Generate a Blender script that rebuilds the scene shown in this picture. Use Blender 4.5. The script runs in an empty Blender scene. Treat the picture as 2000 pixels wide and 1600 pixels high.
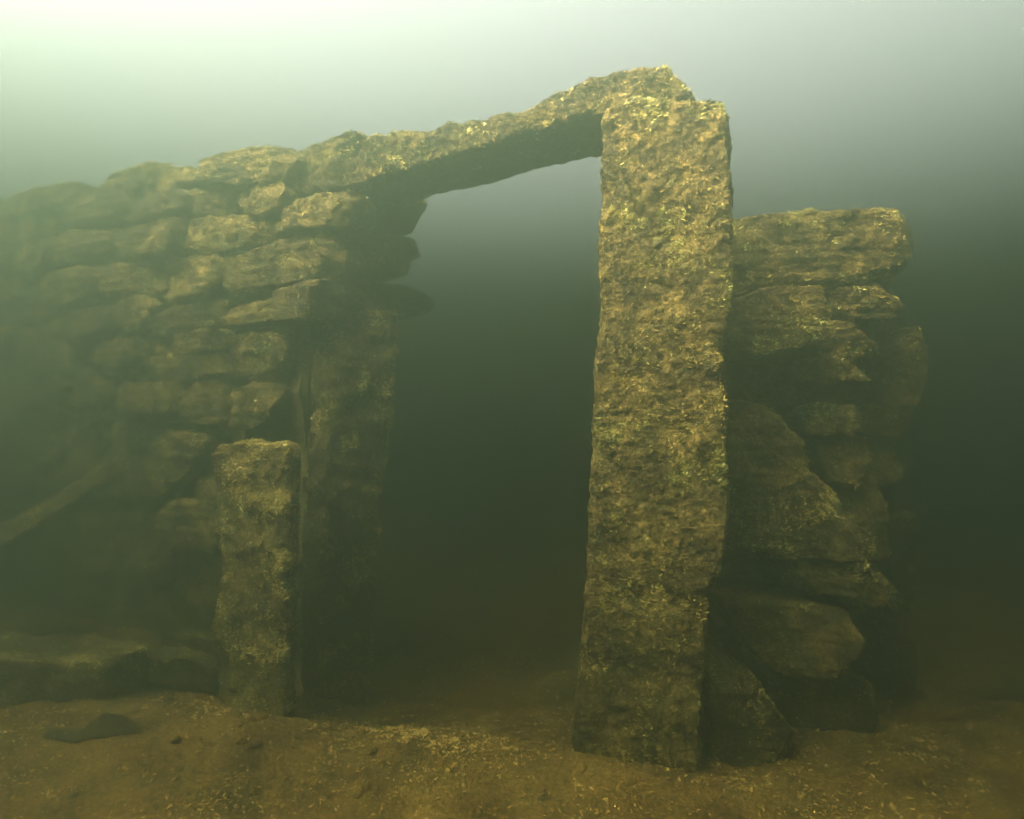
import bpy, math, random
import numpy as np
from mathutils import Vector

# ------------------------------------------------------------------ camera, sky, sun, exposure
sc = bpy.context.scene
CAM_Z, FOC = 1.1, 1200.0                      # eye height above the lake bed; focal length in photo pixels (2000 wide)
cam = bpy.data.cameras.new('camera'); cam_o = bpy.data.objects.new('camera', cam)
sc.collection.objects.link(cam_o); sc.camera = cam_o
KY = FOC / 1730.0; KD = .78
cam.lens = 36.0 * FOC / 2000.0; cam.sensor_width = 36.0
cam.clip_start = 0.02; cam.clip_end = 300
cam_o.location = (0, 0, CAM_Z); cam_o.rotation_euler = (math.radians(90), 0, 0)

SUN_EL, SUN_AZ = math.radians(56), math.radians(-121)     # azimuth from the view direction, minus = left
world = bpy.data.worlds.new('World'); sc.world = world; world.use_nodes = True
wn = world.node_tree
sky = wn.nodes.new('ShaderNodeTexSky'); sky.sky_type = 'NISHITA'; sky.sun_disc = False
sky.sun_elevation = SUN_EL; sky.sun_rotation = SUN_AZ
sky.dust_density = 8.0; sky.air_density = 0.3; sky.ozone_density = 0.3
wn.nodes['Background'].inputs[1].default_value = 0.15
hz = wn.nodes.new('ShaderNodeHueSaturation'); hz.inputs['Saturation'].default_value = .22      # thin overcast
wn.links.new(sky.outputs[0], hz.inputs['Color']); tn = wn.nodes.new('ShaderNodeMix'); tn.data_type = 'RGBA'; tn.blend_type = 'MULTIPLY'; [i for i in tn.inputs if i.identifier == 'Factor_Float'][0].default_value = 1.0; [i for i in tn.inputs if i.identifier == 'B_Color'][0].default_value = (1.10, 1.0, .97, 1)
wn.links.new(hz.outputs[0], [i for i in tn.inputs if i.identifier == 'A_Color'][0]); wn.links.new([o for o in tn.outputs if o.identifier == 'Result_Color'][0], wn.nodes['Background'].inputs[0])
sun = bpy.data.lights.new('sun', 'SUN'); sun.energy = 5.0; sun.angle = math.radians(34); sun.color = (1.0, 0.90, 0.76)
sun_o = bpy.data.objects.new('sun', sun); sc.collection.objects.link(sun_o)
SD = Vector((math.sin(SUN_AZ) * math.cos(SUN_EL), math.cos(SUN_AZ) * math.cos(SUN_EL), math.sin(SUN_EL)))
sun_o.rotation_euler = SD.to_track_quat('Z', 'Y').to_euler(); sun_o.location = SD * 30
sc.view_settings.view_transform = 'Standard'; sc.view_settings.look = 'None'
sc.view_settings.gamma = 1.0; sc.view_settings.use_curve_mapping = False
sc.view_settings.exposure = 5.12
cy = sc.cycles
cy.use_denoising = True; cy.use_adaptive_sampling = False; cy.max_bounces = 8; cy.volume_bounces = 5; cy.diffuse_bounces = 3
cy.glossy_bounces = 1; cy.transmission_bounces = 2; cy.filter_width = 1.7

HAZE = dict(density=1.07, color=(0.088, 0.118, 0.083), absorption=(0, .0014, .0001), g=0.87, top=2.36)

# ------------------------------------------------------------------ helpers
random.seed(7)
Z = np.array((0., 0., 1.))
CAMP = np.array((0., 0., CAM_Z))

_rs = np.random.RandomState(11)
_perm = np.concatenate([_rs.permutation(256)] * 3)
_grad = _rs.normal(size=(256, 3)); _grad /= np.linalg.norm(_grad, axis=1)[:, None]

def perlin(p):
    p = np.asarray(p, float); i = np.floor(p).astype(int); f = p - i; i = i & 255
    u = f * f * f * (f * (f * 6 - 15) + 10)
    out = 0
    for dx in (0, 1):
        for dy in (0, 1):
            for dz in (0, 1):
                h = _perm[_perm[_perm[(i[:, 0] + dx) & 255] + ((i[:, 1] + dy) & 255)] + ((i[:, 2] + dz) & 255)]
                g = _grad[h]
                d = (g * (f - np.array((dx, dy, dz)))).sum(1)
                w = (u[:, 0] if dx else 1 - u[:, 0]) * (u[:, 1] if dy else 1 - u[:, 1]) * (u[:, 2] if dz else 1 - u[:, 2])
                out = out + w * d
    return out * 1.6

def fbm(p, octaves=3, gain=0.5):
    s, a, r = 1.0, 1.0, 0
    for k in range(octaves):
        r = r + a * perlin(np.asarray(p) * s + 17.3 * k); s *= 2.03; a *= gain
    return r

def smooth01(x, a, b):
    t = np.clip((x - a) / (b - a), 0, 1); return t * t * (3 - 2 * t)

def tag(o, label=None, cat=None, group=None, kind=None):
    if label: o['label'] = label
    if cat: o['category'] = cat
    if group: o['group'] = group
    if kind: o['kind'] = kind
    return o

def empty(name, loc):
    o = bpy.data.objects.new(name, None); sc.collection.objects.link(o); o.location = loc; o.empty_display_size = .2
    bpy.context.view_layer.update()
    return o

def mesh_obj(name, V, F, mat, parent=None, smooth=False, colors=None):
    me = bpy.data.meshes.new(name)
    V = np.asarray(V, float)
    if parent is not None:
        V = V - np.array(parent_world(parent))
    F = np.asarray(F, dtype=np.int32)
    n, k = F.shape
    me.vertices.add(len(V)); me.vertices.foreach_set('co', V.astype(np.float32).ravel())
    me.loops.add(n * k); me.loops.foreach_set('vertex_index', F.ravel())
    me.polygons.add(n); me.polygons.foreach_set('loop_start', np.arange(0, n * k, k, dtype=np.int32))
    me.polygons.foreach_set('loop_total', np.full(n, k, dtype=np.int32))
    me.polygons.foreach_set('use_smooth', np.full(n, smooth))
    me.update(calc_edges=True)
    me.validate()
    if colors is not None:
        at = me.color_attributes.new('tint', 'FLOAT_COLOR', 'POINT')
        at.data.foreach_set('color', np.concatenate([colors, np.ones((len(colors), 1))], 1).astype(np.float32).ravel())
    me.materials.append(mat)
    o = bpy.data.objects.new(name, me); sc.collection.objects.link(o)
    if parent is not None: o.parent = parent
    return o

_pw = {}
def parent_world(o):
    p = np.zeros(3)
    while o is not None:
        p = p + np.array(o.location); o = o.parent
    return p

# a vertical plane: passes through (x, y), e runs to the right along it, n looks towards the viewer's side
class Plane:
    def __init__(s, x, y, deg):
        a = math.atan(math.tan(math.radians(deg)) * KY)
        s.o = np.array((x, y * KY, 0.)); s.e = np.array((math.cos(a), math.sin(a), 0.)); s.n = np.array((math.sin(a), -math.cos(a), 0.))
    def hit(s, px, py, off=0.0):              # the point of the plane (pushed off metres back) seen at a photo pixel
        d = np.array(((px - 1000) / FOC, 1.0, (800 - py) / FOC)); o = s.o - s.n * off
        t = np.dot(o - CAMP, s.n) / np.dot(d, s.n)
        return CAMP + d * t
    def uz(s, p): return np.array((np.dot(p - s.o, s.e), p[2]))

def chaikin(P, n=1, closed=True):
    P = np.asarray(P, float)
    for _ in range(n):
        Q = np.roll(P, -1, 0)
        P = np.stack([.88 * P + .12 * Q, .12 * P + .88 * Q], 1).reshape(-1, P.shape[1])
    return P

def round_quad(q, r):
    out = []
    for k in range(4):
        p, a, b = q[k], q[k - 1], q[(k + 1) % 4]
        da, db = a - p, b - p; la, lb = np.linalg.norm(da), np.linalg.norm(db)
        ra, rb = min(r, .3 * la), min(r, .3 * lb); pa, pb = p + da / la * ra, p + db / lb * rb
        out += [pa, .25 * pa + .25 * pb + .5 * p, pb]
    return np.array(out)

def resample(P, M):
    P = np.vstack([P, P[:1]]); d = np.r_[0, np.cumsum(np.linalg.norm(np.diff(P, axis=0), axis=1))]
    t = np.linspace(0, d[-1], M, endpoint=False)
    return np.stack([np.interp(t, d, P[:, k]) for k in range(P.shape[1])], 1)

def vnormals(V, F):
    n = np.cross(V[F[:, 2]] - V[F[:, 0]], V[F[:, -1]] - V[F[:, 1]]) if F.shape[1] == 4 else np.cross(V[F[:, 1]] - V[F[:, 0]], V[F[:, 2]] - V[F[:, 0]])
    N = np.zeros_like(V)
    for k in range(F.shape[1]): np.add.at(N, F[:, k], n)
    return N / np.maximum(np.linalg.norm(N, axis=1), 1e-9)[:, None]

def roughen(V, F, amp=1.0, seed=0, coarse=.018, mid=.010, fine=.0045):
    N = vnormals(V, F); s = seed * 3.71
    d = coarse * fbm(V * 5.0 + s, 2) + mid * fbm(V * 14 + s, 2) + fine * fbm(V * 42 + s, 2)
    d -= .012 * np.clip(perlin(V * 9 + s + 50) - .25, 0, 1)          # pits
    return V + N * (d * amp)[:, None]

def outward(V, F):
    q = V - V.mean(0)
    vol = np.einsum('ij,ij->i', q[F[:, 0]], np.cross(q[F[:, 1]], q[F[:, 2]])).sum() + np.einsum('ij,ij->i', q[F[:, 0]], np.cross(q[F[:, 2]], q[F[:, 3]])).sum()
    return F if vol > 0 else F[:, ::-1].copy()

def rings_mesh(rings):
    # rings: list of (M,3) loops; first and last are closed by a tiny inner loop fan of quads
    M = len(rings[0]); V = np.vstack(rings); F = []
    for k in range(len(rings) - 1):
        a = np.arange(M) + k * M; b = np.roll(np.arange(M), -1) + k * M
        F.append(np.stack([a, b, b + M, a + M], 1))
    return V, np.vstack(F)

# ---- a field stone whose face has the given outline (photo pixels on plane pl), real depth behind it
def stone_geo(px, pl, off=0.0, depth=.26, bulge=.03, seed=0, tilt=(0, 0), M=64, amp=1.0, sharp=1, grow=.009):
    off = off * KD; depth = depth * KD
    P = np.array([pl.uz(pl.hit(x, y, off)) for x, y in px])
    area = .5 * np.sum(P[:, 0] * np.roll(P[:, 1], -1) - np.roll(P[:, 0], -1) * P[:, 1])
    if area < 0: P = P[::-1]
    P = resample(chaikin(P, sharp), M)
    c = P.mean(0); half = .5 * min(np.ptp(P[:, 0]), np.ptp(P[:, 1])); r = min(.14 * half, .012); P = c + (P - c) * (1 + grow / max(half, .02))
    prof = [(s, -bulge * (1 - (s / .95) ** 2)) for s in np.r_[.015, np.linspace(.06, .92, 17)]]
    prof += [(.945, .1 * r), (.985, .45 * r), (1.0, r), (1.01, r + .03), (1.0, .45 * depth + r), (.97, .75 * depth + r), (.85, depth), (.5, depth * 1.05), (.03, depth * 1.06)]
    rings = []
    for s, w in prof:
        q = c + (P - c) * s
        ww = w + off + tilt[0] * (q[:, 0] - c[0]) + tilt[1] * (q[:, 1] - c[1])
        rings.append(pl.o + q[:, :1] * pl.e + q[:, 1:] * Z - ww[:, None] * pl.n)
    V, F = rings_mesh(rings)
    F = outward(V, F)
    rr = np.random.RandomState(seed + 900); cc = V.mean(0)
    for k in range(7):                                              # broken faces
        lat = rr.normal(size=2); lat *= rr.uniform(.35, 1.3) / np.linalg.norm(lat)
        m = pl.n + pl.e * lat[0] + Z * lat[1]; m /= np.linalg.norm(m)
        dist = (V - cc) @ m; h = dist.max() * rr.uniform(.80, .97)
        V = V - np.clip(dist - h, 0, None)[:, None] * m
    V = roughen(V, F, amp, seed, coarse=.006, mid=.008, fine=.005)
    return V + pl.n * (.006 * perlin(V * np.array((4, 4, 38.)) + seed))[:, None], F

# ---- a long squared stone: stations of four corners A B C D, swept and rounded
def loft_geo(stations, nst, P=72, seed=0, amp=1.0, rnd=.022, kw={}):
    S = np.array(stations, float)                                   # (k,4,3)
    c = S.mean(1); d = np.r_[0, np.cumsum(np.linalg.norm(np.diff(c, axis=0), axis=1))]
    t = np.linspace(0, d[-1], nst)
    Q = np.stack([np.stack([np.interp(t, d, S[:, a, b]) for b in range(3)], 1) for a in range(4)], 1)
    rings = [resample(round_quad(q, rnd), P) for q in Q]
    def cap(r, ax):
        cc = r.mean(0); return [cc + (r - cc) * s + ax * h for s, h in ((.03, .022), (.3, .022), (.55, .021), (.75, .019), (.9, .014), (.97, .007))]
    ax = c[0] - c[1]; ax /= np.linalg.norm(ax)
    ax2 = c[-1] - c[-2]; ax2 /= np.linalg.norm(ax2)
    rings = cap(rings[0], ax) + rings + cap(rings[-1], ax2)[::-1]
    V, F = rings_mesh(rings)
    F = outward(V, F)
    return roughen(V, F, amp, seed, **kw), F

# ---- algae: tufts of small flat blades growing on a surface
PAL = np.array([(.028, .021, .006), (.10, .069, .012), (.32, .218, .033), (.60, .415, .072), (.82, .63, .19)])
def algae(V, F, parent, mat, per_m2, length=(.006, .017), width=(.0028, .0058), seed=0, flow=(.75, -.1, .32), stand=.2, clump=1.0, pale=0.0, name='algae'):
    rs = np.random.RandomState(seed + 1)
    a, b, c, d = (V[F[:, k]] for k in range(4))
    n = np.cross(c - a, d - b); ar = .5 * np.linalg.norm(n, axis=1); n /= np.maximum(2 * ar, 1e-9)[:, None]
    ctr = (a + b + c + d) / 4; tc = CAMP - ctr; tc /= np.linalg.norm(tc, axis=1)[:, None]
    w = ar * ((np.sum(n * tc, 1) > -.35) | (n[:, 2] > .5)) * np.where(n[:, 2] < -.6, .12, 1)
    cl = fbm(ctr * 7 + seed, 2) + .7 * perlin(ctr * 24 + seed); w = w * (.6 + .6 * smooth01(cl, -.25, .65))
    N = int(per_m2 * w.sum() * 3.4)
    if N < 8: return None
    f = rs.choice(len(F), N, p=w / w.sum())
    r1, r2 = rs.rand(N, 1), rs.rand(N, 1)
    p = a[f] * (1 - r1) * (1 - r2) + b[f] * r1 * (1 - r2) + c[f] * r1 * r2 + d[f] * (1 - r1) * r2
    nn = n[f]
    fl = np.array(flow) + .55 * np.stack([perlin(p * 5 + 9), perlin(p * 5 + 31), perlin(p * 5 + 77)], 1) + .38 * rs.normal(size=(N, 3))
    fl -= nn * np.sum(fl * nn, 1)[:, None]; fl /= np.maximum(np.linalg.norm(fl, axis=1), 1e-6)[:, None]
    st = stand * (.3 + rs.rand(N, 1) * 1.1)
    dr = fl + nn * st; dr /= np.linalg.norm(dr, axis=1)[:, None]
    big = .6 + .8 * smooth01(fbm(p * 7 + seed, 2) + .7 * perlin(p * 24 + seed), -.3, .7)
    L = (length[0] + (length[1] - length[0]) * rs.rand(N) ** 1.6) * big; W = width[0] + (width[1] - width[0]) * rs.rand(N)
    side = np.cross(dr, nn + .7 * rs.normal(size=(N, 3))); side /= np.maximum(np.linalg.norm(side, axis=1), 1e-6)[:, None]
    L, W = L[:, None], W[:, None]
    p0 = p - nn * .002; p1 = p0 + dr * L * .55 + nn * .12 * L * (st - .2); p2 = p1 + (dr * .9 + fl * .35 - Z * .15) * L * .45
    Vb = np.stack([p0 - side * W * .35, p0 + side * W * .35, p1 + side * W * .5, p1 - side * W * .5, p2 + side * W * .12, p2 - side * W * .12], 1).reshape(-1, 3)
    k = np.arange(N)[:, None] * 6
    Fb = np.concatenate([k + np.array([0, 1, 2, 3]), k + np.array([3, 2, 4, 5])], 0)
    tone = np.clip(1.45 + 1.2 * fbm(p * 8 + seed + 5, 2) + 1.2 * perlin(p * np.array((30, 30, 48)) + seed) + .9 * perlin(p * 75 + seed) + .6 * rs.normal(size=N) + pale + (rs.rand(N) < .05) * 1.3, 0, 3.999)
    i = tone.astype(int); t = (tone - i)[:, None]
    col = PAL[i] * (1 - t) + PAL[np.minimum(i + 1, 4)] * t
    grn = smooth01(perlin(p * 3.1 + 3), -.2, .6)[:, None]; col = col * (1 - grn * np.array((.22, .03, .1)))
    o = mesh_obj(name, Vb, Fb, mat, parent, smooth=False, colors=np.repeat(col, 6, 0))
    tag(o, kind='stuff'); return o

# ------------------------------------------------------------------ materials
def new_mat(name):
    m = bpy.data.materials.new(name); m.use_nodes = True; nt = m.node_tree
    b = nt.nodes['Principled BSDF']; b.inputs['Roughness'].default_value = .92; b.inputs['Specular IOR Level'].default_value = .15
    return m, nt, b

def ramp_node(nt, stops):
    r = nt.nodes.new('ShaderNodeValToRGB'); e = r.color_ramp.elements
    while len(e) < len(stops): e.new(.5)
    for k, (p, c) in enumerate(stops): e[k].position = p; e[k].color = (*c, 1)
    return r

def noise_node(nt, vec, scale, detail=4, rough=.6, dist=0):
    n = nt.nodes.new('ShaderNodeTexNoise'); n.inputs['Scale'].default_value = scale; n.inputs['Detail'].default_value = detail
    n.inputs['Roughness'].default_value = rough; n.inputs['Distortion'].default_value = dist
    nt.links.new(vec, n.inputs['Vector']); return n

def rock_mat(name, stops, bump=.5, scale=9):
    m, nt, b = new_mat(name); g = nt.nodes.new('ShaderNodeNewGeometry'); L = nt.links.new
    n1 = noise_node(nt, g.outputs['Position'], scale, 5, .62, .4); n2 = noise_node(nt, g.outputs['Position'], 95, 3, .7)
    mx = nt.nodes.new('ShaderNodeMix'); mx.inputs['Factor'].default_value = .55
    L(n1.outputs['Fac'], mx.inputs['A']); L(n2.outputs['Fac'], mx.inputs['B'])
    oi = nt.nodes.new('ShaderNodeObjectInfo')
    ma = nt.nodes.new('ShaderNodeMath'); ma.operation = 'MULTIPLY_ADD'; ma.inputs[1].default_value = .08; ma.inputs[2].default_value = -.04; L(oi.outputs['Random'], ma.inputs[0])
    ad = nt.nodes.new('ShaderNodeMath'); ad.operation = 'ADD'; L(mx.outputs['Result'], ad.inputs[0]); L(ma.outputs[0], ad.inputs[1])
    r = ramp_node(nt, stops); L(ad.outputs[0], r.inputs[0]); L(r.outputs[0], b.inputs['Base Color'])
    n3 = noise_node(nt, g.outputs['Position'], 110, 5, .7)
    bp = nt.nodes.new('ShaderNodeBump'); bp.inputs['Strength'].default_value = bump; bp.inputs['Distance'].default_value = .008
    L(n3.outputs['Fac'], bp.inputs['Height']); L(bp.outputs[0], b.inputs['Normal'])
    return m

STONE = rock_mat('silted stone', [(.40, (.018, .012, .004)), (.49, (.060, .039, .009)), (.57, (.17, .108, .023)), (.67, (.44, .285, .07))], .9)
CORE = rock_mat('dark rubble', [(.3, (.03, .022, .008)), (.5, (.10, .07, .018)), (.7, (.22, .16, .04))])
SILT = rock_mat('lake bed silt', [(.37, (.055, .028, .006)), (.47, (.19, .100, .018)), (.56, (.33, .178, .032)), (.67, (.60, .36, .085))], 1.0, 6)
WOOD = rock_mat('waterlogged timber', [(.35, (.03, .02, .007)), (.5, (.10, .066, .018)), (.65, (.22, .15, .045))], .8, 14)
SHARD = rock_mat('dark slate', [(.35, (.02, .014, .006)), (.5, (.06, .040, .014)), (.65, (.15, .10, .03))], .6, 14)

ALGA, _nt, _b = new_mat('algae blades')
_at = _nt.nodes.new('ShaderNodeAttribute'); _at.attribute_name = 'tint'; _nt.links.new(_at.outputs['Color'], _b.inputs['Base Color'])
_b.inputs['Roughness'].default_value = .7; _b.inputs['Specular IOR Level'].default_value = .3

# ------------------------------------------------------------------ planes of the ruin
DOOR = Plane(.25, 2.66, -28)                      # front of the doorway: right post and lintel
LEFT = Plane(-.695, 3.16, -37)                    # front of the left wall
REVEAL = Plane(-.695, 3.16, 60)                   # side of the left wall that faces the opening
RIGHT = Plane(.72, 3.02, 2)                      # front of the right wall stub

# ------------------------------------------------------------------ lake bed
def bed_height(x, y):
    p = np.stack([x, y / KY, np.zeros_like(x)], -1).reshape(-1, 3)
    h = .035 * fbm(p * .9, 3) + .016 * fbm(p * 5, 3)
    near = np.exp(-((p[:, 0]) ** 2 + (p[:, 1] - 2.8) ** 2) / 14)
    h = h * .8
    xx, yy = p[:, 0], p[:, 1]
    h += .08 * smooth01(-xx, .35, 1.3) * (yy < 9)
    for bx, by, br, bh in ((.38, 2.5, .36, .03), (-.8, 2.9, .30, .02), (-.25, 2.72, .22, .04), (-.55, 3.35, .25, .03), (1.0, 2.9, .5, .03), (-1.35, 3.3, .5, .03)):
        h += bh * np.exp(-((xx - bx) ** 2 + ((yy - by) * .8) ** 2) / br ** 2)
    crest = 2.84 - .35 * smooth01(xx, -.3, .9)
    h += .05 * np.exp(-((yy - crest + .12) / .22) ** 2) * smooth01(-xx, -.8, .1) - .05 * smooth01(yy - crest, .0, .3) * smooth01(-xx, -.9, -.2) * smooth01(xx, -.75, -.5)
    h += .009 * fbm(p * np.array((11, 20, 1)), 3) * np.exp(-((yy - 2.6) / 2) ** 2)
    return h.reshape(np.shape(x))

t = np.linspace(-1, 1, 380)
gx = 1.9 * np.sinh(t * 3.0) / np.sinh(1.0) * .95 - .2
ty = np.linspace(-1, 1, 380)
gy = 2.2 + 1.9 * np.sinh(ty * 3.0) / np.sinh(1.0) * .95
X, Y = np.meshgrid(gx, gy)
H = bed_height(X, Y)
GV = np.stack([X, Y, H], -1).reshape(-1, 3)
nx, ny = len(gx), len(gy)
ii = (np.arange(ny - 1)[:, None] * nx + np.arange(nx - 1)).ravel()
GF = np.stack([ii, ii + 1, ii + 1 + nx, ii + nx], 1)
bed = mesh_obj('lake_bed', GV, GF, SILT, None, True); tag(bed, kind='structure')

def ground_z(x, y): return float(bed_height(np.array([x]), np.array([y]))[0])

# litter of shell and leaf crumbs on the silt
def litter():
    rs = np.random.RandomState(5); N = 90000
    y = (1.9 + 2.6 * rs.rand(N) ** 1.3) * KY; x = (rs.rand(N) - .5) * 1.35 * y / KY
    p = np.stack([x, y, np.zeros(N)], 1)
    keep = rs.rand(N) < .2 + .9 * smooth01(fbm(p * 3.2 + 4, 3), -.1, .6); p = p[keep]; N = len(p)
    q = np.stack([-.26 + .13 * rs.normal(size=2600), (2.74 + .10 * rs.normal(size=2600)) * KY, np.zeros(2600)], 1); q = q[fbm(q * 9, 2) > -.1]   # a pale drift of crumbs
    pale = np.r_[np.zeros(N), np.full(len(q), .8)]; p = np.vstack([p, q]); N = len(p)
    p[:, 2] = bed_height(p[:, 0], p[:, 1]) + .0015
    a = rs.rand(N) * 6.283; s = (.0018 + .0065 * rs.rand(N) ** 3)[:, None]
    e = np.stack([np.cos(a), np.sin(a), .35 * rs.normal(size=N)], 1); f = np.stack([-np.sin(a), np.cos(a), .45 * rs.normal(size=N)], 1)
    up = np.array((0, 0, 1.))
    V = np.stack([p - e * s, p - f * s * .55, p + e * s * 1.2 + up * s * .3, p + f * s * .5, p + up * s * .5], 1).reshape(-1, 3)
    k = np.arange(N)[:, None] * 5
    F = np.concatenate([k + np.array(q) for q in ([0, 1, 4], [1, 2, 4], [2, 3, 4], [3, 0, 4])], 0)
    tone = np.clip(2.3 + pale + 1.1 * rs.normal(size=N), 0, 3.999); i = tone.astype(int); t = (tone - i)[:, None]
    col = (PAL[i] * (1 - t) + PAL[i + 1] * t) * np.array((1.15, .95, .85))
    o = mesh_obj('litter', V, F, ALGA, None, False, np.repeat(col, 5, 0))
    tag(o, 'pale shell and leaf crumbs strewn over the silt', 'litter', kind='stuff')
litter()
def gravel():
    rs = np.random.RandomState(15); N = 420; Vs, Fs, n = [], [], 0
    y = (1.95 + 2.0 * rs.rand(N) ** 1.4) * KY; x = (rs.rand(N) - .5) * 1.3 * y / KY
    k = rs.rand(N) < .35; x[k] = np.where(rs.rand(k.sum()) < .5, .95, -.85) + .4 * rs.normal(size=k.sum()); y[k] = (2.75 + .2 * rs.normal(size=k.sum())) * KY   # more at the wall feet
    z = bed_height(x, y); th = np.linspace(0, 2 * np.pi, 9, endpoint=False)
    for i in range(N):
        s = .006 + .016 * rs.rand() ** 3; a = rs.rand() * 6.28; r = rs.uniform(.7, 1.25, (4, 9)); rings = []
        for j, ph in enumerate((.12, .75, 1.5, 2.5)):
            q = np.stack([np.cos(th) * np.sin(ph) * 1.4, np.sin(th) * np.sin(ph), np.full(9, np.cos(ph) * .7)], 1) * r[j][:, None] * s
            rings.append(np.stack([q[:, 0] * np.cos(a) - q[:, 1] * np.sin(a), q[:, 0] * np.sin(a) + q[:, 1] * np.cos(a), q[:, 2]], 1) + (x[i], y[i], z[i]))
        V, F = rings_mesh(rings); Vs.append(V); Fs.append(F[:, ::-1] + n); n += len(V)
    tag(mesh_obj('gravel', np.vstack(Vs), np.vstack(Fs), SILT), 'small stones half sunk in the silt', 'gravel', kind='stuff')
gravel()

# ------------------------------------------------------------------ right door post: the tall standing stone
def column(px_rows, pl, depth, off=0.0, skew=0.0):
    depth *= KD; off *= KD
    st = []
    for y, xl, xr in px_rows:
        A = pl.hit(xl, y, off); B = pl.hit(xr, y, off)
        B[2] = A[2] + (B[2] - A[2])
        C = B - pl.n * depth + pl.e * skew; D = A - pl.n * depth - pl.e * 0
        st.append((A, B, C, D))
    return st

V, F = loft_geo(column([(202, 1205, 1412), (216, 1178, 1422), (330, 1170, 1426), (500, 1167, 1426), (640, 1166, 1422), (680, 1163, 1408), (760, 1158, 1414), (860, 1154, 1412),
                        (930, 1150, 1416), (1000, 1146, 1424), (1090, 1143, 1414), (1160, 1138, 1384), (1250, 1133, 1372), (1350, 1126, 1368), (1440, 1116, 1366), (1560, 1108, 1362)], DOOR, .20),
                300, 150, seed=3, kw=dict(coarse=.006, mid=.006, fine=.005))
post = mesh_obj('door_post', V, F, STONE)
tag(post, 'tall shaggy standing stone, full-height post right of the door opening', 'stone post')
algae(V, F, post, ALGA, 42000, seed=21, pale=.1, length=(.005, .014), width=(.0024, .0048))

# ------------------------------------------------------------------ lintel
def lintel():
    rows = [(556, 352, 376), (600, 312, 378), (640, 285, 374), (690, 266, 362), (760, 259, 338), (830, 250, 318), (890, 230, 300), (960, 222, 280), (1020, 212, 262),
            (1070, 184, 250), (1150, 150, 230), (1210, 137, 216), (1290, 126, 205), (1330, 148, 200), (1352, 176, 202)]
    st = []
    for x, yt, yb in rows:
        A = DOOR.hit(x, yt, .08); B = DOOR.hit(x, yb, .08)
        k = .30
        if x < 700: k = .27
        C = B - DOOR.n * k; C[2] += .0; D = A - DOOR.n * k; D[2] -= .015
        st.append((A, B, C, D))
    return st
V, F = loft_geo(lintel(), 200, 120, seed=8,  kw=dict(coarse=.012, mid=.009, fine=.005))
lin = mesh_obj('lintel', V, F, STONE)
tag(lin, 'long rough lintel slab bridging the top of the door opening', 'lintel')
algae(V, F, lin, ALGA, 18000, seed=31, pale=.3, stand=.25)

# ------------------------------------------------------------------ left wall
wall_l = empty('ruined_wall', (-.9, 3.4, 0))
tag(wall_l, 'dry stone wall left of the doorway, fading into the murk', 'stone wall', kind='thing')
def add_stone(parent, px, pl, off=0., depth=.26, seed=0, dens=9000, tilt=None, name='stone', bias=0., **kw):
    rs = random.Random(seed * 17 + 5)
    if tilt is None: tilt = (rs.uniform(-.15, .15), rs.uniform(-.08, .18))
    V, F = stone_geo(px, pl, off + rs.uniform(-.02, .03), depth, rs.uniform(.0, .012), seed, tilt, **kw)
    o = mesh_obj(name, V, F, STONE, parent)
    algae(V, F, o, ALGA, dens, seed=seed + 100, pale=bias + rs.uniform(-.3, .45), length=(.006, .015))
    return o

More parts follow.
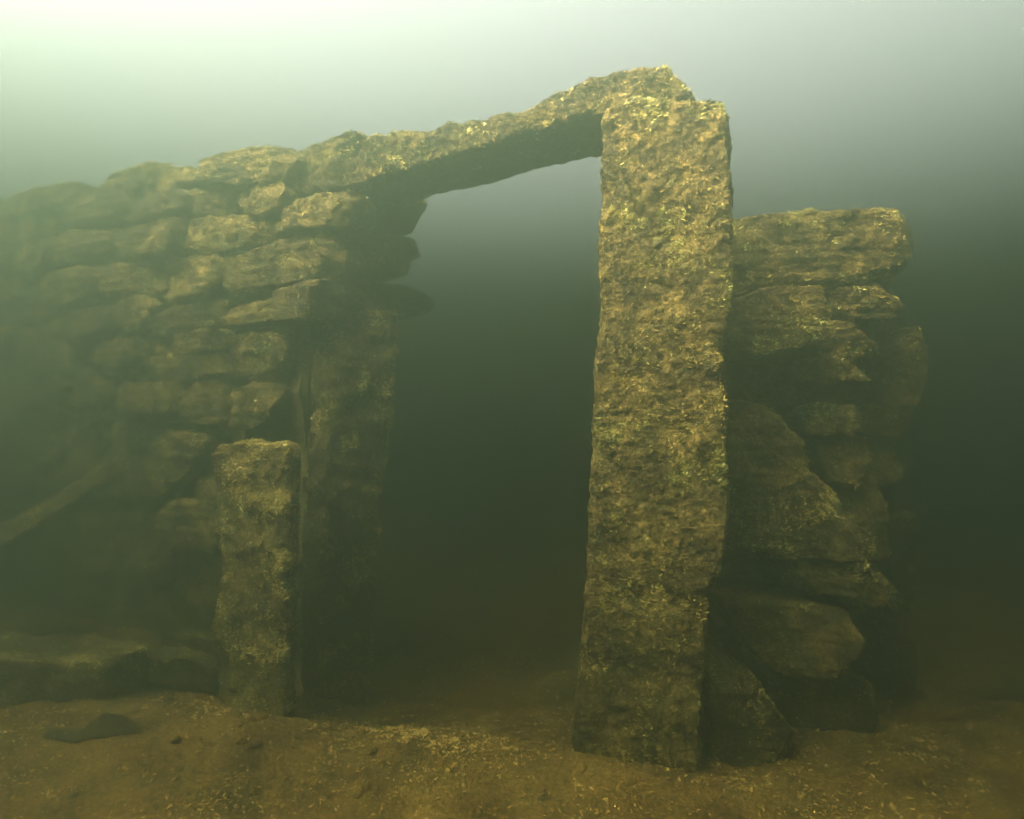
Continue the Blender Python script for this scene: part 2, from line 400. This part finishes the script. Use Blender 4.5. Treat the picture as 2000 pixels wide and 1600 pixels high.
LEFT_STONES = [
 [(545,340),(560,300),(600,284),(695,262),(650,300),(575,348)],
 [(375,325),(430,300),(480,286),(540,285),(555,300),(540,345),(470,360),(380,350)],
 [(292,385),(310,345),(365,330),(378,350),(340,372)],
 [(180,372),(215,342),(290,322),(338,328),(305,352),(220,376)],
 [(357,412),(380,375),(450,362),(462,400),(430,418)],
 [(465,412),(475,367),(530,350),(550,372),(537,408),(500,420)],
 [(240,422),(270,390),(345,374),(370,385),(350,412),(280,430)],
 [(120,430),(150,395),(230,374),(258,390),(235,425),(150,442)],
 [(535,420),(570,393),(664,372),(668,396),(656,436),(600,440),(550,447)],
 [(345,485),(360,435),(430,422),(525,424),(545,452),(505,475),(420,492)],
 [(205,480),(225,450),(290,435),(345,430),(345,455),(320,490),(240,500)],
 [(90,495),(120,455),(210,445),(215,470),(190,500),(110,515)],
 [(436,510),(514,483),(568,462),(595,444),(622,456),(645,505),(632,537),(544,560),(460,574),(430,545)],
 [(300,560),(320,515),(420,497),(432,512),(428,547),(400,580),(330,590)],
 [(170,560),(200,520),(300,510),(305,540),(280,580),(200,590)],
 [(60,580),(90,530),(165,520),(168,570),(120,600)],
 [(430,633),(460,598),(526,588),(550,567),(571,567),(576,594),(550,618),(475,632)],
 [(300,640),(330,600),(430,585),(445,605),(425,640),(330,658)],
 [(215,625),(225,590),(265,575),(297,595),(287,640),(225,642)],
 [(100,650),(130,605),(210,600),(212,645),(160,670)],
 [(270,667),(300,660),(425,647),(430,672),(380,687),(285,692)],
 [(430,692),(440,650),(545,640),(552,700),(545,725),(450,733)],
 [(150,702),(170,672),(265,664),(278,692),(230,717)],
 [(250,742),(270,702),(420,692),(437,737),(330,747)],
 [(340,805),(365,748),(425,744),(448,800),(440,832),(380,825)],
 [(452,800),(475,752),(530,754),(524,800),(495,836),(445,834)],
 [(225,802),(240,752),(330,750),(345,790),(320,812)],
 [(110,790),(130,722),(220,722),(225,780),(180,802)],
 [(230,862),(235,818),(300,820),(310,852),(270,876)],
 [(285,962),(290,870),(330,845),(385,850),(392,880),(355,930),(310,966)],
 [(294,1072),(300,985),(330,980),(420,985),(430,1072)],
 [(280,1135),(290,1085),(330,1083),(318,1140)],
 [(332,1212),(380,1112),(425,1085),(440,1220),(345,1228)],
 [(120,870),(130,815),(215,808),(225,860),(180,885)],
 [(395,870),(410,842),(500,842),(520,870),(470,890)],
 [(500,640),(580,625),(600,700),(590,780),(530,770)],
]
LOFF = {0: .12, 27: .02, 30: .0, 31: .06, 32: .1, 28: .05, 33: .08, 34: .12, 35: .10}
for k, px in enumerate(LEFT_STONES):
    add_stone(wall_l, px, LEFT, LOFF.get(k, 0.), .24, seed=k + 40, dens=9000, M=60, bias=.5)

# stones beyond the traced ones: courses carried on along the wall to the left, and low down where it lies in the dark
rs = random.Random(3)
def fits(px, py, lst):
    for q in lst:
        xs = [a for a, b in q]; ys = [b for a, b in q]
        if min(xs) - 8 < px < max(xs) + 8 and min(ys) - 6 < py < max(ys) + 6: return False
    return True
sd = 200
for row in range(18):
    z0 = .02 + row * .138
    u = -.15 + rs.uniform(-.1, 0)
    while u > -3.6:
        wd = rs.uniform(.16, .42); hh = rs.uniform(.11, .145)
        uc, zc = u - wd / 2, z0 + hh / 2
        p = LEFT.o + LEFT.e * uc; p[2] = zc
        pxx, pyy = 1000 + FOC * p[0] / p[1], 800 - FOC * (p[2] - CAM_Z) / p[1]
        u -= wd + .012
        if not fits(pxx, pyy, LEFT_STONES): continue
        if pxx > 430 and pyy > 600: continue
        if pyy < 318 + (560 - pxx) * .13: continue
        quad = []
        for du, dz in ((-.5, -.5), (0, -.55), (.5, -.46), (.52, .1), (.44, .5), (0, .54), (-.46, .46), (-.52, 0)):
            q = LEFT.o + LEFT.e * (uc + du * wd * rs.uniform(.9, 1.04)); q[2] = zc + dz * hh * rs.uniform(.85, 1.05)
            quad.append((1000 + FOC * q[0] / q[1], 800 - FOC * (q[2] - CAM_Z) / q[1]))
        sd += 1
        hollow = .16 if (950 < pyy < 1300 and 40 < pxx < 300) else 0.
        add_stone(wall_l, quad, LEFT, hollow + rs.uniform(0, .05), .24, seed=sd, dens=6500 if pxx > 0 else 2500, M=32, bias=.5)

# small wedge stones packed into the joints
for k in range(110):
    px, py = rs.uniform(90, 600), rs.uniform(330, 850)
    if py < 315 + (560 - px) * .10 or (px > 540 and py > 470): continue
    a, b = rs.uniform(14, 34), rs.uniform(8, 16); an = rs.uniform(-.5, .2)
    quad = [(px + a * math.cos(t) * rs.uniform(.75, 1.1) + .3 * b * math.sin(t), py + b * math.sin(t) * rs.uniform(.75, 1.1) + a * math.cos(t) * an * .5) for t in (.3, 1.2, 2.2, 3.2, 4.3, 5.4)]
    sd += 1
    add_stone(wall_l, quad, LEFT, .06 + rs.uniform(-.03, .03), .16, seed=sd, dens=6000, M=26)

# the stones that show in the side of the opening
for k, (px, off, dp) in enumerate([
    ([(640,385),(700,372),(800,380),(842,392),(826,440),(800,452),(650,452)], .0, .3),
    ([(630,455),(700,452),(775,462),(815,470),(822,500),(760,505),(640,505)], .03, .3),
    ([(625,508),(720,505),(800,500),(836,512),(800,536),(700,542),(630,545)], -.02, .3),
    ([(605,552),(700,545),(800,560),(848,584),(845,604),(790,622),(690,622),(600,622)], -.03, .34)]):
    add_stone(wall_l, px, REVEAL, off, dp, seed=400 + k, dens=6000, tilt=(0, 0))

# rubble that fills the wall behind its face
def core(parent, pl, u0, u1, z1, off, depth, seed):
    st = []
    for u in np.linspace(u0, u1, 12):
        zt = z1(u) if callable(z1) else z1
        A = pl.o + pl.e * u - pl.n * off; B = A.copy(); A = A + Z * zt; B = B - Z * .1
        st.append((A, B, B - pl.n * depth, A - pl.n * depth))
    V, F = loft_geo(st, 90, 70, seed=seed, amp=2.2)
    return mesh_obj('rubble_core', V, F, CORE, parent)
core(wall_l, LEFT, -4.4, -.16, lambda u: 1.86 - .02 * u, .075, .32, 5)

# ------------------------------------------------------------------ left door post (inside the opening) and the short stone before it
POSTL = Plane(-.655, 3.20, 42)
def lpost():
    st = []
    for y, xl, xm, xr in [(618, 622, 672, 786), (660, 616, 668, 783), (740, 606, 655, 776), (830, 598, 646, 768), (900, 590, 640, 760), (1000, 586, 636, 748), (1120, 584, 634, 740), (1250, 584, 634, 730), (1420, 586, 634, 724)]:
        Bm = POSTL.hit(xm, y); R = POSTL.hit(xr, y)
        d = np.array(((xl - 1000) / FOC, 1.0, (800 - y) / FOC)); A = CAMP + d * (Bm[1] + .03)
        D = A + (R - Bm)
        st.append((A, Bm, R, D))
    return st
V, F = loft_geo(lpost(), 130, 80, seed=13,  kw=dict(coarse=.014, mid=.012, fine=.005))
pl_o = mesh_obj('door_post', V, F, STONE)
tag(pl_o, 'dark standing stone set inside the left side of the door opening', 'stone post')
algae(V, F, pl_o, ALGA, 20000, seed=61, pale=.35)

STUB = Plane(-.86, 2.93, -20)
V, F = loft_geo(column([(876, 420, 556), (895, 414, 562), (960, 413, 562), (1040, 416, 561), (1085, 424, 560), (1150, 422, 558), (1230, 415, 556), (1300, 418, 554), (1400, 424, 552), (1460, 424, 550)], STUB, .11), 110, 80, seed=17, 
                kw=dict(coarse=.010, mid=.010, fine=.005))
stub = mesh_obj('stone_block', V, F, STONE)
tag(stub, 'short upright squared stone standing before the left wall, level top', 'stone post')
algae(V, F, stub, ALGA, 28000, seed=71, pale=1.3)

# ------------------------------------------------------------------ right wall stub
wall_r = empty('ruined_wall', (1.0, 3.1, 0))
tag(wall_r, 'broken stack of rough stones right of the tall post', 'stone wall', kind='thing')
RIGHT_STONES = [  # outline, offset back from the face, depth, algae per m2
 ([(1425,430),(1500,415),(1640,412),(1750,405),(1782,480),(1745,535),(1650,558),(1560,566),(1430,562)], .16, .34, 9000),
 ([(1418,690),(1424,640),(1450,580),(1520,560),(1600,562),(1622,600),(1600,640),(1560,672),(1480,694)], -.08, .34, 15000),
 ([(1618,600),(1625,565),(1730,556),(1752,600),(1740,622),(1640,624)], .10, .3, 11000),
 ([(1600,690),(1630,630),(1690,632),(1722,690),(1690,720),(1620,705)], .14, .3, 8000),
 ([(1575,744),(1600,704),(1660,702),(1690,742),(1640,752)], .06, .26, 5000),
 ([(1585,842),(1592,792),(1670,800),(1668,834),(1620,850)], .06, .26, 5000),
 ([(1425,790),(1420,705),(1500,715),(1575,730),(1585,800),(1500,795)], .24, .2, 4000),
 ([(1740,660),(1800,640),(1818,700),(1790,790),(1740,800),(1715,740)], .30, .3, 7000),
 ([(1690,800),(1740,790),(1785,800),(1770,850),(1700,850),(1675,830)], .30, .3, 7000),
 ([(1418,800),(1450,786),(1510,800),(1548,850),(1580,905),(1560,960),(1480,960),(1420,930)], -.04, .3, 14000),
 ([(1422,940),(1480,925),(1580,908),(1620,940),(1648,985),(1668,1040),(1676,1092),(1570,1090),(1480,1086),(1424,1060)], -.10, .36, 16000),
 ([(1600,870),(1660,846),(1690,862),(1700,920),(1660,950),(1620,930)], .12, .3, 8000),
 ([(1650,960),(1700,930),(1735,1000),(1740,1080),(1690,1100),(1670,1040)], .10, .3, 10000),
 ([(1700,860),(1745,880),(1762,930),(1720,950),(1700,915)], .34, .3, 6000),
 ([(1556,1110),(1600,1096),(1676,1098),(1694,1130),(1680,1164),(1600,1166),(1560,1150)], -.08, .32, 14000),
 ([(1660,1180),(1690,1130),(1730,1128),(1742,1155),(1700,1195)], .0, .3, 12000),
 ([(1720,1190),(1735,1150),(1765,1165),(1760,1200)], .12, .26, 9000),
 ([(1440,1200),(1500,1186),(1600,1190),(1652,1200),(1672,1260),(1640,1310),(1520,1312),(1476,1270)], -.16, .32, 9000),
 ([(1384,1330),(1420,1318),(1480,1335),(1510,1390),(1560,1450),(1556,1510),(1480,1524),(1390,1490)], -.32, .55, 9000),
 ([(1520,1330),(1640,1320),(1700,1340),(1710,1440),(1640,1470),(1560,1440)], -.10, .45, 6000),
 ([(1680,1215),(1760,1210),(1790,1260),(1780,1330),(1700,1330)], .20, .3, 6000),
 ([(1700,1340),(1790,1340),(1800,1420),(1720,1450)], .28, .3, 5000),
 ([(1745,960),(1775,980),(1790,1080),(1780,1190),(1750,1140)], .38, .3, 5000),
 ([(1425,1110),(1470,1095),(1550,1100),(1560,1170),(1440,1185)], .28, .2, 3000),
]
rr_ = random.Random(9)
for k, (px, off, dp, dens) in enumerate(RIGHT_STONES):
    add_stone(wall_r, px, RIGHT, off, dp, seed=500 + k, dens=dens, M=84, bias=.85, tilt=(rr_.uniform(-.25, 0), rr_.uniform(-.05, .2)))
V, F = stone_geo([(1385,470),(1560,440),(1735,450),(1745,640),(1680,800),(1690,1000),(1740,1200),(1760,1500),(1340,1500),(1370,1000)], RIGHT, .36, .30, .01, 77, (0, 0), M=120, amp=2.0)
mesh_obj('rubble_core', V, F, CORE, wall_r)
# the upright that carries the lintel behind the tall post
V, F = loft_geo(column([(250, 1218, 1330), (600, 1214, 1350), (1000, 1205, 1350), (1400, 1200, 1350)], DOOR, .16, .25), 60, 50, seed=23)
mesh_obj('stone', V, F, STONE, wall_r)

# ------------------------------------------------------------------ timber leaning on the left wall
def bar(p0, p1, w0, w1, th, nst, seed, amp=.4):     # a straight sawn or split piece of wood
    p0, p1 = np.array(p0, float), np.array(p1, float); ax = p1 - p0; ax /= np.linalg.norm(ax)
    s = np.cross(ax, (0, 1., .2)); s /= np.linalg.norm(s); f = np.cross(ax, s)
    st = []
    for t in np.linspace(0, 1, 12):
        c = p0 + (p1 - p0) * t; w = w0 + (w1 - w0) * t
        st.append((c + s * w / 2 - f * th / 2, c + s * w / 2 + f * th / 2, c - s * w / 2 + f * th / 2, c - s * w / 2 - f * th / 2))
    return loft_geo(st, nst, 32, seed=seed, amp=amp, rnd=.008, kw=dict(coarse=.003, mid=.006, fine=.005))
def at(px, py, Yd):
    Yd = Yd * KY; return np.array(((px - 1000) / FOC * Yd, Yd, CAM_Z - (py - 800) / FOC * Yd))
hi = at(236, 905, 3.70); lo = at(0, 1052, 3.12); base = lo + (lo - hi) * ((lo[2] - .03) / (hi[2] - lo[2]))
V, F = bar(base, hi, .085, .055, .028, 160, 41, .9)
plank = mesh_obj('timber_plank', V, F, WOOD)
tag(plank, 'thin brown timber leaning from the left edge against the wall', 'timber')
algae(V, F, plank, ALGA, 9000, seed=81, length=(.006, .016), pale=.3)
V, F = bar(at(140, 990, 3.44), at(236, 915, 3.66), .03, .014, .014, 30, 42, .25)
mesh_obj('splinter', V, F, WOOD, plank)

# ------------------------------------------------------------------ fallen stones on the bed
def bed_stone(name, label, cat, rows, seed, dens, kw={}, mat=None, group=None, pale=0.):
    V, F = loft_geo(rows, 60, 60, seed=seed, rnd=.025, kw=kw)
    o = mesh_obj(name, V, F, mat or STONE); tag(o, label, cat, group)
    if dens: algae(V, F, o, ALGA, dens, seed=seed + 5, pale=pale, length=(.006, .015))
    return o
def slab(xs):     # xs: list of (px, y of top back edge, Y back, y of top front edge, y of foot, Y front)
    st = []
    for px, yb, Yb, yf, y0, Yf in xs:
        A = at(px, yf, Yf); B = at(px, y0 + 12, Yf); D = at(px, yb, Yb); C = D.copy(); C[2] = B[2] - .03
        st.append((A, B, C, D))
    return st
bed_stone('fallen_slab', 'flat silt-topped slab lying at the left edge, ragged weedy front', 'slab',
          slab([(-260, 1232, 3.4, 1288, 1398, 2.92), (-100, 1230, 3.4, 1286, 1394, 2.92), (60, 1234, 3.4, 1290, 1394, 2.92), (140, 1238, 3.38, 1294, 1388, 2.92), (178, 1242, 3.36, 1294, 1380, 2.93), (200, 1244, 3.36, 1290, 1345, 2.95), (235, 1248, 3.34, 1278, 1312, 3.0), (278, 1252, 3.3, 1264, 1282, 3.1)]), 91, 10000, pale=1.0)
bed_stone('fallen_stone', 'low rounded stone between the flat slab and the short upright stone', 'stone',
          slab([(284, 1272, 3.3, 1288, 1322, 3.12), (320, 1260, 3.3, 1280, 1340, 3.1), (360, 1262, 3.3, 1284, 1345, 3.1), (395, 1272, 3.3, 1294, 1340, 3.1), (415, 1284, 3.3, 1302, 1335, 3.1)]), 92, 9000, pale=.6)
bed_stone('fallen_stone', 'dark low ridge of stone behind the flat slab', 'stone',
          slab([(-40, 1216, 4.2, 1222, 1280, 3.95), (60, 1205, 4.2, 1214, 1280, 3.95), (130, 1210, 4.2, 1220, 1280, 3.95), (190, 1224, 4.2, 1232, 1280, 3.95)]), 93, 4000)
bed_stone('fallen_stone', 'dark stone on the bed at the far right edge', 'stone',
          slab([(1890, 1345, 3.6, 1350, 1380, 3.4), (1950, 1338, 3.6, 1346, 1396, 3.35), (2030, 1345, 3.6, 1352, 1405, 3.3), (2120, 1350, 3.6, 1360, 1405, 3.3)]), 94, 2000)

def on_bed(px, py):
    lo_, hi_ = 1.2, 12.
    d = np.array(((px - 1000) / FOC, 1., (800 - py) / FOC))
    for Yd in np.arange(.8, 12, .01):
        p = CAMP + d * Yd
        if p[2] <= ground_z(p[0], p[1]): return p
    return CAMP + d * 4
# thin dark shard, its tail lying in the silt
def shard():
    st = []
    for px, yt, yb in [(96, 1436, 1440), (120, 1437, 1446), (148, 1434, 1447), (172, 1414, 1442), (192, 1402, 1438), (214, 1408, 1436), (240, 1420, 1433), (258, 1427, 1431)]:
        b = on_bed(px, yb + 4) + np.array((0, -.01, .006)); k = 1.0 * (yb - yt) / FOC * b[1]
        A = b + np.array((0, .02, k + .006)); D = A + np.array((0, .03, -.002)); B = b + np.array((0, 0, -.004)); C = B + np.array((0, .03, -.01))
        st.append((A, B, C, D))
    return st
V, F = loft_geo(shard(), 40, 28, seed=95, amp=.25)
tag(mesh_obj('slate_shard', V, F, SHARD), 'thin dark shard with a low hump lying on the silt', 'shard')

PEBBLES = [(570, 1530, .012, 'small dark pebble near the bottom edge, below the short upright stone'), (140, 1556, .014, 'small dark pebble in the bottom left corner of the silt'),
           (330, 1368, .012, 'small dark pebble just below the low rounded stone'), (1060, 1560, .011, 'small dark pebble at the bottom edge just left of the tall post')]
for k, (px, py, s, lab) in enumerate(PEBBLES):
    p = on_bed(px, py); rs2 = np.random.RandomState(k)
    th = np.linspace(0, 2 * np.pi, 14, endpoint=False); rings = []
    for ph in np.linspace(.08, np.pi - .08, 8):
        rings.append(p + np.stack([np.cos(th) * np.sin(ph) * 1.5, np.sin(th) * np.sin(ph), np.full(14, np.cos(ph) * .6)], 1) * s)
    V, F = rings_mesh(rings); V = V + vnormals(V, F[:, ::-1]) * (.3 * s * fbm(V * 40 + k, 2))[:, None]
    tag(mesh_obj('pebble', V, F[:, ::-1].copy(), SHARD), lab, 'pebble', 'dark pebbles on the silt')

# ------------------------------------------------------------------ the murky water round everything
def haze():
    m = bpy.data.materials.new('murky water'); m.use_nodes = True; nt = m.node_tree; nt.nodes.clear()
    out = nt.nodes.new('ShaderNodeOutputMaterial'); v = nt.nodes.new('ShaderNodeVolumePrincipled'); nt.links.new(v.outputs[0], out.inputs['Volume'])
    v.inputs['Color'].default_value = (*HAZE['color'], 1); v.inputs['Density'].default_value = HAZE['density']
    v.inputs['Anisotropy'].default_value = HAZE['g']; v.inputs['Absorption Color'].default_value = (*HAZE['absorption'], 1)
    for k in ('Density Attribute', 'Color Attribute', 'Temperature Attribute'): v.inputs[k].default_value = ''
    a, zb, zt = 24., -1.3, HAZE['top']
    Vh = [(x, y + 2.7, z) for x in (-a, a) for y in (-a, a) for z in (zb, zt)]
    o = mesh_obj('haze', Vh, [(0, 1, 3, 2), (4, 6, 7, 5), (0, 4, 5, 1), (2, 3, 7, 6), (0, 2, 6, 4), (1, 5, 7, 3)], m, None, False)
    tag(o, kind='stuff')
haze()
